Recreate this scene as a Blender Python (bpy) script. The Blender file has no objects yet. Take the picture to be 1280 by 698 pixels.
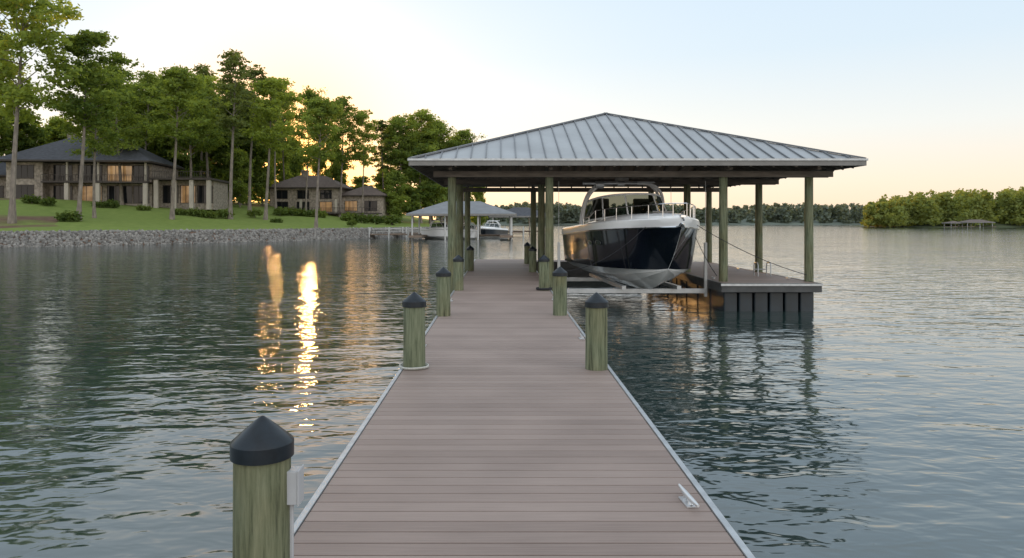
import bpy, math, random
import numpy as np
from mathutils import Vector, Matrix
random.seed(7); rng=np.random.default_rng(7)
sc=bpy.context.scene
col=sc.collection
F=900.0; EYE=2.5; DK=0.8
def PX(px,d): return (px-625)/F*d
def PZ(py,d): return EYE+(278-py)/F*d
# ------------------------------------------------------------ materials
def newmat(name):
    m=bpy.data.materials.new(name); m.use_nodes=True
    nt=m.node_tree; b=nt.nodes['Principled BSDF']; return m,nt,b
def N(nt,t,**k):
    n=nt.nodes.new(t)
    for a,v in k.items(): setattr(n,a,v)
    return n
def simple(name,c,r=0.6,metal=0.0,var=0.25,scale=3.0,bump=0.0,stretch=(1,1,1),coat=0.0,det=6,spec=.5):
    m,nt,b=newmat(name)
    tc=N(nt,'ShaderNodeTexCoord'); mp=N(nt,'ShaderNodeMapping'); mp.inputs['Scale'].default_value=stretch
    nz=N(nt,'ShaderNodeTexNoise'); nz.inputs['Scale'].default_value=scale; nz.inputs['Detail'].default_value=det
    nt.links.new(tc.outputs['Object'],mp.inputs[0]); nt.links.new(mp.outputs[0],nz.inputs['Vector'])
    mx=N(nt,'ShaderNodeMix',data_type='RGBA')
    mr=N(nt,'ShaderNodeMapRange'); mr.inputs[1].default_value=.3; mr.inputs[2].default_value=.7
    nt.links.new(nz.outputs['Fac'],mr.inputs[0]); nt.links.new(mr.outputs[0],mx.inputs[0])
    mx.inputs[6].default_value=[x*(1-var) for x in c]+[1]; mx.inputs[7].default_value=[min(1,x*(1+var)) for x in c]+[1]
    nt.links.new(mx.outputs[2],b.inputs['Base Color'])
    b.inputs['Roughness'].default_value=r; b.inputs['Metallic'].default_value=metal; b.inputs['Specular IOR Level'].default_value=spec
    b.inputs['Coat Weight'].default_value=coat; b.inputs['Coat Roughness'].default_value=.05
    if bump>0:
        bp=N(nt,'ShaderNodeBump'); bp.inputs['Distance'].default_value=bump; bp.inputs['Strength'].default_value=1
        nt.links.new(nz.outputs['Fac'],bp.inputs['Height']); nt.links.new(bp.outputs[0],b.inputs['Normal'])
    return m
def leafmat(name,c1,c2,trans=.45):
    m=bpy.data.materials.new(name); m.use_nodes=True; nt=m.node_tree
    out=nt.nodes['Material Output']; nt.nodes.remove(nt.nodes['Principled BSDF'])
    geo=N(nt,'ShaderNodeNewGeometry'); oi=N(nt,'ShaderNodeObjectInfo')
    nz=N(nt,'ShaderNodeTexNoise'); nz.inputs['Scale'].default_value=.35; nz.inputs['Detail'].default_value=4
    nt.links.new(geo.outputs['Position'],nz.inputs['Vector'])
    ad=N(nt,'ShaderNodeMath',operation='MULTIPLY_ADD'); nt.links.new(oi.outputs['Random'],ad.inputs[0]); ad.inputs[1].default_value=.6; 
    s2=N(nt,'ShaderNodeMath',operation='MULTIPLY_ADD'); nt.links.new(nz.outputs['Fac'],s2.inputs[0]); s2.inputs[1].default_value=1.6; s2.inputs[2].default_value=-.75
    nt.links.new(s2.outputs[0],ad.inputs[2])
    ri=N(nt,'ShaderNodeMath',operation='MULTIPLY_ADD'); nt.links.new(geo.outputs['Random Per Island'],ri.inputs[0]); ri.inputs[1].default_value=.4; nt.links.new(ad.outputs[0],ri.inputs[2])
    mx=N(nt,'ShaderNodeMix',data_type='RGBA'); nt.links.new(ri.outputs[0],mx.inputs[0])
    mx.inputs[6].default_value=(*c1,1); mx.inputs[7].default_value=(*c2,1)
    d=N(nt,'ShaderNodeBsdfDiffuse'); t=N(nt,'ShaderNodeBsdfTranslucent')
    nt.links.new(mx.outputs[2],d.inputs[0])
    m2=N(nt,'ShaderNodeMix',data_type='RGBA',blend_type='MULTIPLY'); m2.inputs[0].default_value=1
    nt.links.new(mx.outputs[2],m2.inputs[6]); m2.inputs[7].default_value=(2.5,2.0,.7,1); nt.links.new(m2.outputs[2],t.inputs[0])
    ms=N(nt,'ShaderNodeMixShader'); ms.inputs[0].default_value=trans
    nt.links.new(d.outputs[0],ms.inputs[1]); nt.links.new(t.outputs[0],ms.inputs[2]); nt.links.new(ms.outputs[0],out.inputs[0])
    return m
M={}
M['leaf']=leafmat('leaf_green',(.085,.135,.043),(.235,.31,.085),.5)
M['leafp']=leafmat('leaf_pine',(.065,.10,.045),(.15,.19,.07),.4)
M['shrub']=leafmat('leaf_shrub',(.05,.085,.03),(.13,.18,.05),.35)
M['leaffar']=leafmat('leaf_far_hazed',(.12,.15,.125),(.175,.20,.155),.25)  # distance haze is mixed into this paler leaf colour
M['leafmid']=leafmat('leaf_mid',(.10,.145,.05),(.22,.26,.09),.35)
M['bark']=simple('bark',(.2,.17,.14),.9,var=.35,scale=4,stretch=(1,1,.3),bump=.02)
M['cap']=simple('black_cap',(.008,.013,.018),.33,var=.3,scale=20,spec=.35)
M['trim']=simple('aluminium_trim',(.42,.44,.45),.4,metal=.6,var=.15,scale=8)
M['frame']=simple('dark_frame',(.06,.062,.062),.5,var=.3)
M['float']=simple('float_black',(.014,.024,.032),.4,var=.3)
M['roofmetal']=simple('roof_metal',(.32,.335,.34),.42,metal=.35,var=.12,scale=.8)
M['roofgrey']=simple('roof_grey',(.20,.21,.22),.75,var=.12,scale=.8,spec=.2)
M['seam']=simple('roof_seam',(.17,.18,.19),.45,metal=.35,var=.1,scale=.8)
M['wood']=simple('brown_wood',(.12,.10,.08),.75,var=.35,scale=2,stretch=(1,6,6))
M['woodlight']=simple('ceiling_wood',(.18,.135,.10),.7,var=.3,scale=2,stretch=(6,.7,1))
M['white']=simple('gel_white',(.88,.88,.87),.25,var=.02,coat=.5)
M['navy']=simple('gel_navy',(.004,.006,.011),.12,var=.2,coat=.6,spec=.4)
M['chrome']=simple('stainless',(.75,.76,.78),.18,metal=1,var=.05)
M['lift']=simple('galvanised',(.42,.44,.45),.4,metal=.5,var=.12,scale=6)
M['rope']=simple('rope_dark',(.03,.03,.035),.9,var=.3,scale=30)
M['ropew']=simple('rope_white',(.5,.5,.46),.9,var=.2,scale=30)
M['wallstone']=simple('house_stone',(.29,.25,.205),.9,var=.45,scale=2.6,det=3)
M['stucco']=simple('house_stucco',(.42,.38,.32),.85,var=.12,scale=.6)
M['shingle']=simple('roof_shingle',(.06,.064,.075),.85,var=.35,scale=2,stretch=(1,1,4))
M['shingleb']=simple('roof_shingle_brown',(.13,.10,.085),.85,var=.3,scale=2,stretch=(1,1,4))
M['darkwood']=simple('dark_trim',(.05,.04,.033),.7,var=.2)
M['glass']=simple('window_glass',(.015,.017,.02),.04,var=.2,scale=.5,spec=.3)
M['whitep']=simple('white_paint',(.5,.5,.48),.5,var=.06)
M['tint']=simple('tinted_glass',(.012,.018,.022),.05,var=.1,coat=1)
M['seat']=simple('seat_vinyl',(.5,.45,.38),.5,var=.1)
M['box']=simple('outlet_grey',(.42,.43,.44),.45,var=.1,scale=6)
def litglass():
    m,nt,b=newmat('lit_window'); b.inputs['Base Color'].default_value=(.03,.022,.015,1); b.inputs['Roughness'].default_value=.1
    tc=N(nt,'ShaderNodeTexCoord'); nz=N(nt,'ShaderNodeTexNoise'); nz.inputs['Scale'].default_value=.5; nt.links.new(tc.outputs['Object'],nz.inputs['Vector'])
    cr=N(nt,'ShaderNodeValToRGB'); cr.color_ramp.elements[0].position=.35; cr.color_ramp.elements[0].color=(.2,.10,.04,1); cr.color_ramp.elements[1].position=.65; cr.color_ramp.elements[1].color=(.75,.44,.18,1)
    nt.links.new(nz.outputs['Fac'],cr.inputs[0]); nt.links.new(cr.outputs[0],b.inputs['Emission Color']); b.inputs['Emission Strength'].default_value=.42; return m
M['lit']=litglass()
def postmat():
    m,nt,b=newmat('treated_post')
    mp=N(nt,'ShaderNodeMapping'); mp.inputs['Scale'].default_value=(14,14,.9)
    g=N(nt,'ShaderNodeNewGeometry'); nt.links.new(g.outputs['Position'],mp.inputs[0])
    n1=N(nt,'ShaderNodeTexNoise'); n1.inputs['Scale'].default_value=2.2; n1.inputs['Detail'].default_value=8; n1.inputs['Roughness'].default_value=.7
    nt.links.new(mp.outputs[0],n1.inputs['Vector'])
    cr=N(nt,'ShaderNodeValToRGB'); nt.links.new(n1.outputs['Fac'],cr.inputs[0])
    e=cr.color_ramp.elements; e[0].position=.33; e[0].color=(.03,.035,.02,1); e[1].position=.68; e[1].color=(.23,.25,.16,1)
    x=cr.color_ramp.elements.new(.45); x.color=(.12,.14,.08,1)
    n2=N(nt,'ShaderNodeTexNoise'); n2.inputs['Scale'].default_value=1.7; nt.links.new(g.outputs['Position'],n2.inputs['Vector'])
    mx=N(nt,'ShaderNodeMix',data_type='RGBA',blend_type='MULTIPLY'); mr=N(nt,'ShaderNodeMapRange'); mr.inputs[1].default_value=.4; mr.inputs[2].default_value=.65; mr.inputs[4].default_value=.6
    nt.links.new(n2.outputs['Fac'],mr.inputs[0]); nt.links.new(mr.outputs[0],mx.inputs[0]); nt.links.new(cr.outputs[0],mx.inputs[6]); mx.inputs[7].default_value=(1.0,.8,.62,1)
    sx=N(nt,'ShaderNodeSeparateXYZ'); nt.links.new(g.outputs['Position'],sx.inputs[0])
    wet=N(nt,'ShaderNodeMapRange'); wet.inputs[1].default_value=.1; wet.inputs[2].default_value=.55; wet.inputs[3].default_value=.35; wet.inputs[4].default_value=1; nt.links.new(sx.outputs['Z'],wet.inputs[0])
    m3=N(nt,'ShaderNodeVectorMath',operation='SCALE'); nt.links.new(mx.outputs[2],m3.inputs[0]); nt.links.new(wet.outputs[0],m3.inputs['Scale'])
    nt.links.new(m3.outputs[0],b.inputs['Base Color']); b.inputs['Roughness'].default_value=.85
    bp=N(nt,'ShaderNodeBump'); bp.inputs['Distance'].default_value=.012; nt.links.new(n1.outputs['Fac'],bp.inputs['Height']); nt.links.new(bp.outputs[0],b.inputs['Normal'])
    return m
M['post']=postmat()
PW=0.14
def deckmat():
    m,nt,b=newmat('composite_decking')
    g=N(nt,'ShaderNodeNewGeometry')
    mp=N(nt,'ShaderNodeMapping'); mp.inputs['Scale'].default_value=(1.5,60,1); nt.links.new(g.outputs['Position'],mp.inputs[0])
    n1=N(nt,'ShaderNodeTexNoise'); n1.inputs['Scale'].default_value=2; n1.inputs['Detail'].default_value=5; nt.links.new(mp.outputs[0],n1.inputs['Vector'])
    n2=N(nt,'ShaderNodeTexNoise'); n2.inputs['Scale'].default_value=1.1; n2.inputs['Detail'].default_value=7; nt.links.new(g.outputs['Position'],n2.inputs['Vector'])
    a=N(nt,'ShaderNodeMath',operation='MULTIPLY_ADD'); nt.links.new(g.outputs['Random Per Island'],a.inputs[0]); a.inputs[1].default_value=.35
    a2=N(nt,'ShaderNodeMath',operation='MULTIPLY_ADD'); nt.links.new(n1.outputs['Fac'],a2.inputs[0]); a2.inputs[1].default_value=.7; nt.links.new(a2.outputs[0],a.inputs[2])
    a3=N(nt,'ShaderNodeMath',operation='MULTIPLY_ADD'); nt.links.new(n2.outputs['Fac'],a3.inputs[0]); a3.inputs[1].default_value=1.1; a3.inputs[2].default_value=-.6; nt.links.new(a3.outputs[0],a2.inputs[2])
    mx=N(nt,'ShaderNodeMix',data_type='RGBA'); nt.links.new(a.outputs[0],mx.inputs[0])
    mx.inputs[6].default_value=(.19,.141,.118,1); mx.inputs[7].default_value=(.335,.262,.225,1)
    nt.links.new(mx.outputs[2],b.inputs['Base Color']); 
    r=N(nt,'ShaderNodeMapRange'); r.inputs[3].default_value=.48; r.inputs[4].default_value=.75; nt.links.new(n2.outputs['Fac'],r.inputs[0]); nt.links.new(r.outputs[0],b.inputs['Roughness'])
    b.inputs['Specular IOR Level'].default_value=.35
    bp=N(nt,'ShaderNodeBump'); bp.inputs['Distance'].default_value=.0018; nt.links.new(n1.outputs['Fac'],bp.inputs['Height']); nt.links.new(bp.outputs[0],b.inputs['Normal'])
    return m
M['deck']=deckmat()
def watermat():
    m,nt,b=newmat('lake_water')
    g=N(nt,'ShaderNodeNewGeometry')
    def wave(scale,stretch,rot,det,rough=.5,dist=0):
        mp=N(nt,'ShaderNodeMapping'); mp.inputs['Scale'].default_value=stretch; mp.inputs['Rotation'].default_value=(0,0,rot)
        nt.links.new(g.outputs['Position'],mp.inputs[0])
        n=N(nt,'ShaderNodeTexNoise'); n.inputs['Scale'].default_value=scale; n.inputs['Detail'].default_value=det; n.inputs['Roughness'].default_value=rough; n.inputs['Distortion'].default_value=dist
        nt.links.new(mp.outputs[0],n.inputs['Vector']); return n
    w1=wave(1.3,(.5,1,1),.25,1.5,.4,.2); w2=wave(4.2,(.55,1,1),-.2,2,.5,.3); w3=wave(.12,(1,1,1),.1,1)
    b1=N(nt,'ShaderNodeBump'); b1.inputs['Distance'].default_value=.06; nt.links.new(w1.outputs['Fac'],b1.inputs['Height'])
    b2=N(nt,'ShaderNodeBump'); b2.inputs['Distance'].default_value=.028; nt.links.new(w2.outputs['Fac'],b2.inputs['Height']); nt.links.new(b1.outputs[0],b2.inputs['Normal'])
    mr=N(nt,'ShaderNodeMapRange'); mr.inputs[1].default_value=.35; mr.inputs[2].default_value=.65; mr.inputs[3].default_value=.55; mr.inputs[4].default_value=1
    nt.links.new(w3.outputs['Fac'],mr.inputs[0]); nt.links.new(mr.outputs[0],b1.inputs['Strength']); nt.links.new(mr.outputs[0],b2.inputs['Strength'])
    nt.links.new(b2.outputs[0],b.inputs['Normal'])
    b.inputs['Base Color'].default_value=(.024,.044,.040,1); b.inputs['Roughness'].default_value=.07; b.inputs['IOR'].default_value=1.9
    return m
M['water']=watermat()
def groundmat():
    m,nt,b=newmat('lawn_ground')
    g=N(nt,'ShaderNodeNewGeometry')
    n1=N(nt,'ShaderNodeTexNoise'); n1.inputs['Scale'].default_value=.09; n1.inputs['Detail'].default_value=5; nt.links.new(g.outputs['Position'],n1.inputs['Vector'])
    n2=N(nt,'ShaderNodeTexNoise'); n2.inputs['Scale'].default_value=1.2; n2.inputs['Detail'].default_value=8; nt.links.new(g.outputs['Position'],n2.inputs['Vector'])
    at=N(nt,'ShaderNodeAttribute',attribute_name='mulch')
    gr=N(nt,'ShaderNodeMix',data_type='RGBA'); nt.links.new(n2.outputs['Fac'],gr.inputs[0]); gr.inputs[6].default_value=(.11,.165,.035,1); gr.inputs[7].default_value=(.23,.28,.075,1)
    mu=N(nt,'ShaderNodeMix',data_type='RGBA'); nt.links.new(n2.outputs['Fac'],mu.inputs[0]); mu.inputs[6].default_value=(.08,.05,.035,1); mu.inputs[7].default_value=(.22,.14,.10,1)
    a=N(nt,'ShaderNodeMath',operation='MULTIPLY_ADD'); nt.links.new(n1.outputs['Fac'],a.inputs[0]); a.inputs[1].default_value=.6; nt.links.new(at.outputs['Fac'],a.inputs[2])
    r=N(nt,'ShaderNodeMapRange'); r.inputs[1].default_value=.72; r.inputs[2].default_value=.82; nt.links.new(a.outputs[0],r.inputs[0])
    mx=N(nt,'ShaderNodeMix',data_type='RGBA'); nt.links.new(r.outputs[0],mx.inputs[0]); nt.links.new(gr.outputs[2],mx.inputs[6]); nt.links.new(mu.outputs[2],mx.inputs[7])
    nt.links.new(mx.outputs[2],b.inputs['Base Color']); b.inputs['Roughness'].default_value=.95; b.inputs['Specular IOR Level'].default_value=.1
    return m
M['ground']=groundmat()
M['hill']=simple('hill_green',(.08,.10,.045),.95,var=.4,scale=.05)
M['hillfar']=simple('hill_far_hazed',(.125,.15,.12),.95,var=.15,scale=.02)  # far hill colour with the same distance haze mixed in
# ------------------------------------------------------------ builders
class B:
    def __init__(s): s.v=[];s.f=[];s.m=[]
    def add(s,vs,fs,m=0):
        o=len(s.v); s.v+= [tuple(v) for v in vs]; s.f+=[tuple(i+o for i in f) for f in fs]; s.m+=[m]*len(fs); return s
    def box(s,x0,x1,y0,y1,z0,z1,m=0):
        vs=[(x0,y0,z0),(x1,y0,z0),(x1,y1,z0),(x0,y1,z0),(x0,y0,z1),(x1,y0,z1),(x1,y1,z1),(x0,y1,z1)]
        return s.add(vs,[(0,3,2,1),(4,5,6,7),(0,1,5,4),(1,2,6,5),(2,3,7,6),(3,0,4,7)],m)
    def tube(s,pts,r,n=8,m=0,cap=True,close=False):
        pts=[Vector(p) for p in pts]; k=len(pts); rr=r if hasattr(r,'__len__') else [r]*k
        vs=[];prev=None
        for i,p in enumerate(pts):
            a=pts[(i-1)%k] if (close or i>0) else p; c=pts[(i+1)%k] if (close or i<k-1) else p
            t=(c-a).normalized() 
            if prev is None:
                ref=Vector((0,0,1)) if abs(t.z)<.9 else Vector((1,0,0))
                u=t.cross(ref).normalized()
            else:
                u=(prev-t*prev.dot(t)).normalized()
            prev=u; w=t.cross(u)
            for j in range(n):
                an=2*math.pi*j/n; vs.append(p+(u*math.cos(an)+w*math.sin(an))*rr[i])
        fs=[]
        for i in range(k if close else k-1):
            i2=(i+1)%k
            for j in range(n):
                j2=(j+1)%n; fs.append((i*n+j,i2*n+j,i2*n+j2,i*n+j2))
        if cap and not close:
            fs.append(tuple(range(n))[::1]); fs.append(tuple((k-1)*n+j for j in range(n))[::-1])
        return s.add(vs,fs,m)
    def beam(s,p,q,w,h,m=0):
        p=Vector(p);q=Vector(q);t=(q-p).normalized(); ref=Vector((0,0,1)) if abs(t.z)<.95 else Vector((1,0,0))
        u=t.cross(ref).normalized(); n=u.cross(t)
        vs=[]
        for c in (p,q):
            for a,b_ in ((-1,-1),(1,-1),(1,1),(-1,1)): vs.append(c+u*w/2*a+n*h/2*b_)
        return s.add(vs,[(0,1,2,3),(7,6,5,4),(0,4,5,1),(1,5,6,2),(2,6,7,3),(3,7,4,0)],m)
    def lathe(s,prof,n=24,c=(0,0),m=0):
        vs=[];k=len(prof)
        for r,z in prof:
            for j in range(n):
                a=2*math.pi*j/n; vs.append((c[0]+r*math.cos(a),c[1]+r*math.sin(a),z))
        fs=[(i*n+j,i*n+(j+1)%n,(i+1)*n+(j+1)%n,(i+1)*n+j) for i in range(k-1) for j in range(n)]
        fs.append(tuple((k-1)*n+j for j in range(n)))
        return s.add(vs,fs,m)
    def obj(s,name,mats,parent=None,smooth=False,bevel=0,loc=None,angle=None):
        me=bpy.data.meshes.new(name); me.from_pydata(s.v,[],s.f)
        if not isinstance(mats,(list,tuple)): mats=[mats]
        for a in mats: me.materials.append(a)
        if len(mats)>1: me.polygons.foreach_set('material_index',s.m)
        if smooth: me.polygons.foreach_set('use_smooth',[True]*len(me.polygons))
        me.update(); me.validate()
        if smooth:
            try: me.set_sharp_from_angle(angle=math.radians(angle or 40))
            except Exception: pass
        o=bpy.data.objects.new(name,me); col.objects.link(o)
        if parent: o.parent=parent
        if loc: o.location=loc
        if bevel:
            b=o.modifiers.new('bevel','BEVEL'); b.width=bevel; b.segments=2; b.limit_method='ANGLE'
        return o
def thing(name,label,cat,loc=(0,0,0),rot=0,group=None,scale=1):
    e=bpy.data.objects.new(name,None); col.objects.link(e); e.location=loc; e.rotation_euler=(0,0,rot); e.empty_display_size=.2
    e.scale=(scale,)*3
    e['label']=label; e['category']=cat
    if group: e['group']=group
    return e
def copything(src,loc,rot=0,scale=None,label=None,name=None):
    e=src.copy(); e.location=loc; e.rotation_euler=(0,0,rot)
    if scale is not None: e.scale=scale if hasattr(scale,'__len__') else (scale,)*3
    if label: e['label']=label
    col.objects.link(e)
    def rec(s,d):
        for c in list(s.children):
            k=c.copy(); k.parent=d; k.matrix_parent_inverse=c.matrix_parent_inverse.copy(); col.objects.link(k); rec(c,k)
    rec(src,e)
    return e
def quads(name,V,mat,parent=None):
    n=len(V); me=bpy.data.meshes.new(name)
    me.vertices.add(n*4); me.vertices.foreach_set('co',V.astype(np.float32).ravel())
    me.loops.add(n*4); me.loops.foreach_set('vertex_index',np.arange(n*4,dtype=np.int32))
    me.polygons.add(n); me.polygons.foreach_set('loop_start',np.arange(0,n*4,4,dtype=np.int32))
    try: me.polygons.foreach_set('loop_total',np.full(n,4,dtype=np.int32))
    except Exception: pass
    me.materials.append(mat); me.update(calc_edges=True); me.validate()
    o=bpy.data.objects.new(name,me); col.objects.link(o)
    if parent: o.parent=parent
    return o
def leaves(C,size,aspect=.6):
    n=len(C); a=rng.normal(size=(n,3)); a[:,2]*=.6; a/=np.linalg.norm(a,axis=1)[:,None]
    r=rng.normal(size=(n,3)); b=np.cross(a,r); b/=np.linalg.norm(b,axis=1)[:,None]
    s=size*rng.uniform(.55,1.35,(n,1)); a=a*s; b=b*s*aspect
    return np.stack([C-a,C-b*.9+a*.15,C+a,C+b*.9+a*.1],axis=1)*1.0
def ellip(n,c,r,pw=.6):
    p=rng.normal(size=(n,3)); p/=np.linalg.norm(p,axis=1)[:,None]; p*=rng.uniform(.1,1,(n,1))**pw
    return p*np.array(r)+np.array(c)
# ------------------------------------------------------------ camera, world, sun
cam=bpy.data.cameras.new('camera'); co=bpy.data.objects.new('camera',cam); col.objects.link(co)
co.location=(0,0,EYE); co.rotation_euler=(math.pi/2,0,0)
ZK,ZX,ZY=1.0,640,349
cam.sensor_width=36; cam.lens=36*F/1280*ZK; cam.shift_x=(ZX-625)*ZK/1280; cam.shift_y=-(ZY-278)*ZK/1280; cam.clip_end=6000; cam.clip_start=.05
sc.camera=co
SAZ=math.radians(-16.2); SEL=math.radians(5.2)
S=Vector((math.sin(SAZ)*math.cos(SEL),math.cos(SAZ)*math.cos(SEL),math.sin(SEL)))
w=bpy.data.worlds.new('World'); sc.world=w; w.use_nodes=True; nt=w.node_tree
bg=nt.nodes['Background']; tc=N(nt,'ShaderNodeTexCoord')
sp=N(nt,'ShaderNodeSeparateXYZ'); nt.links.new(tc.outputs['Generated'],sp.inputs[0])
cr=N(nt,'ShaderNodeValToRGB'); nt.links.new(sp.outputs['Z'],cr.inputs[0]); el=cr.color_ramp.elements
el[0].position=0; el[0].color=(.98,.76,.56,1); el[1].position=1; el[1].color=(.85,.95,1.08,1)
for p,c in ((.05,(.98,.84,.69)),(.12,(.87,.88,.86)),(.22,(.70,.82,.92)),(.34,(.64,.79,.95)),(.55,(.82,.94,1.06))):  # stops high above the frame are raised for extra fill light
    e=el.new(p); e.color=(*c,1)
def glow(p,c,prev,sg=1):
    dt=N(nt,'ShaderNodeVectorMath',operation='DOT_PRODUCT'); nt.links.new(tc.outputs['Generated'],dt.inputs[0]); dt.inputs[1].default_value=S*sg
    mxx=N(nt,'ShaderNodeMath',operation='MAXIMUM'); nt.links.new(dt.outputs['Value'],mxx.inputs[0]); mxx.inputs[1].default_value=0
    pw=N(nt,'ShaderNodeMath',operation='POWER'); nt.links.new(mxx.outputs[0],pw.inputs[0]); pw.inputs[1].default_value=p
    vs=N(nt,'ShaderNodeVectorMath',operation='SCALE'); vs.inputs[0].default_value=c; nt.links.new(pw.outputs[0],vs.inputs['Scale'])
    ad=N(nt,'ShaderNodeVectorMath',operation='ADD'); nt.links.new(prev,ad.inputs[0]); nt.links.new(vs.outputs[0],ad.inputs[1]); return ad.outputs[0]
o_=glow(10,(.12,.08,.03),cr.outputs[0]); o_=glow(130,(1.5,.22,-.48),o_); o_=glow(900,(1.4,.6,.1),o_); o_=glow(1.5,(1.0,.88,.78),o_,-1)  # last glow, opposite the sun, is added fill for camera-facing sides
sky=N(nt,'ShaderNodeTexSky',sky_type='NISHITA'); sky.sun_disc=False; sky.sun_elevation=SEL; sky.sun_rotation=SAZ
vs=N(nt,'ShaderNodeVectorMath',operation='SCALE'); nt.links.new(sky.outputs[0],vs.inputs[0]); vs.inputs['Scale'].default_value=.02
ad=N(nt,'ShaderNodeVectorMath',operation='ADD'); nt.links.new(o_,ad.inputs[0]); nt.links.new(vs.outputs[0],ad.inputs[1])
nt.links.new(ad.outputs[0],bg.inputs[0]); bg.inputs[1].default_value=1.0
sl=bpy.data.lights.new('sun','SUN'); sl.energy=2.2; sl.angle=math.radians(4); sl.color=(1,.52,.17)
so=bpy.data.objects.new('sun',sl); col.objects.link(so); so.rotation_euler=S.to_track_quat('Z','Y').to_euler(); so.location=(0,0,40)
sc.view_settings.view_transform='Standard'; sc.view_settings.look='None'; sc.view_settings.exposure=0
# ------------------------------------------------------------ water
b=B(); b.add([(-3000,-300,0),(3000,-300,0),(3000,4000,0),(-3000,4000,0)],[(0,1,2,3)])
o=b.obj('water',M['water']); o['kind']='structure'
# ------------------------------------------------------------ land
SH=[(-140,40),(-90,52),(-66,60),(-49,70),(-36,84),(-27,97),(-21,108),(-14,130),(-7,152),(-4,170),(-8,195),(-20,230),(-60,310)]
q=.70710678
su=np.array([x*q+y*q for x,y in SH]); sv=np.array([-x*q+y*q for x,y in SH])
uu=np.linspace(su[0],su[-1],400); vv=np.interp(uu,su,sv)
ker=np.ones(21)/21; vvs=np.convolve(np.pad(vv,10,'edge'),ker,'valid')
def v0(u): return float(np.interp(u,uu,vvs))
HT=[-3,0,1.2,1.7,12,25,38,60,130,260]; HZ=[-1.2,-.15,1.4,1.55,2.3,3.9,5.7,7.0,10,14]
def H(t): return float(np.interp(t,HT,HZ))
def gz(X,Y):
    u=X*q+Y*q; v=-X*q+Y*q; return H(v-v0(u))
ts=[-3,-1.5,0,.6,1.2,1.7,3.2,5,7,9,12,15,18,21,25,29,33,38,44,50,60,75,90,110,130,180,260]
verts=[];at=[]
NU=260; us=np.linspace(su[0],su[-1],NU)
for u in us:
    for t in ts:
        v=v0(u)+t; X=u*q-v*q; Y=u*q+v*q
        n=.12*math.sin(X*.35)+.12*math.sin(Y*.3+1) if t>4 else 0
        verts.append((X,Y,H(t)+n)); px=X/Y*F+625
        mm=.0
        if t>36: mm=.45
        if t<1.7: mm=.9
        if px<75 and 6<t<24 : mm=.5
        if px>340 and t>6: mm=.3
        at.append(mm)
faces=[(i*len(ts)+j,(i+1)*len(ts)+j,(i+1)*len(ts)+j+1,i*len(ts)+j+1) for i in range(NU-1) for j in range(len(ts)-1)]
b=B(); b.add(verts,faces); o=b.obj('ground',M['ground'],smooth=True); o['kind']='structure'
a=o.data.attributes.new('mulch','FLOAT','POINT'); a.data.foreach_set('value',at)
# riprap
import bmesh
bm=bmesh.new(); bmesh.ops.create_icosphere(bm,subdivisions=1,radius=1); ico_v=np.array([v.co[:] for v in bm.verts]); ico_f=np.array([[v.index for v in f.verts] for f in bm.faces]); bm.free()
pts=[];
for i in range(14000):
    u=random.uniform(su[1],su[-4]); t=random.uniform(-.2,1.5); v=v0(u)+t
    pts.append((u*q-v*q,u*q+v*q,H(t)))
P=np.array(pts); n=len(P); sc3=rng.uniform(.13,.21,(n,1,1))*rng.uniform(.75,1.3,(n,1,3)); 
V=ico_v[None]*(1+rng.uniform(-.22,.22,(n,len(ico_v),1)))*sc3
ang=rng.uniform(0,6.28,n); R=np.zeros((n,3,3)); R[:,0,0]=np.cos(ang);R[:,0,1]=-np.sin(ang);R[:,1,0]=np.sin(ang);R[:,1,1]=np.cos(ang);R[:,2,2]=1
V=np.einsum('nij,nkj->nki',R,V)+P[:,None]
Fc=(ico_f[None]+np.arange(n)[:,None,None]*len(ico_v)).reshape(-1,3)
me=bpy.data.meshes.new('stone_revetment'); me.from_pydata(V.reshape(-1,3).tolist(),[],Fc.tolist())
def stonemat():
    m,nt,b=newmat('riprap'); g=N(nt,'ShaderNodeNewGeometry'); c=N(nt,'ShaderNodeValToRGB'); nt.links.new(g.outputs['Random Per Island'],c.inputs[0])
    c.color_ramp.elements[0].color=(.12,.115,.105,1); c.color_ramp.elements[1].color=(.30,.285,.26,1); nt.links.new(c.outputs[0],b.inputs['Base Color']); b.inputs['Roughness'].default_value=.95; b.inputs['Specular IOR Level'].default_value=.2; return m
me.materials.append(stonemat()); o=bpy.data.objects.new('stone_revetment',me); col.objects.link(o)
o['kind']='stuff'; o['label']='grey boulder riprap bank edging the green lawn'; o['category']='stones'
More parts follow.
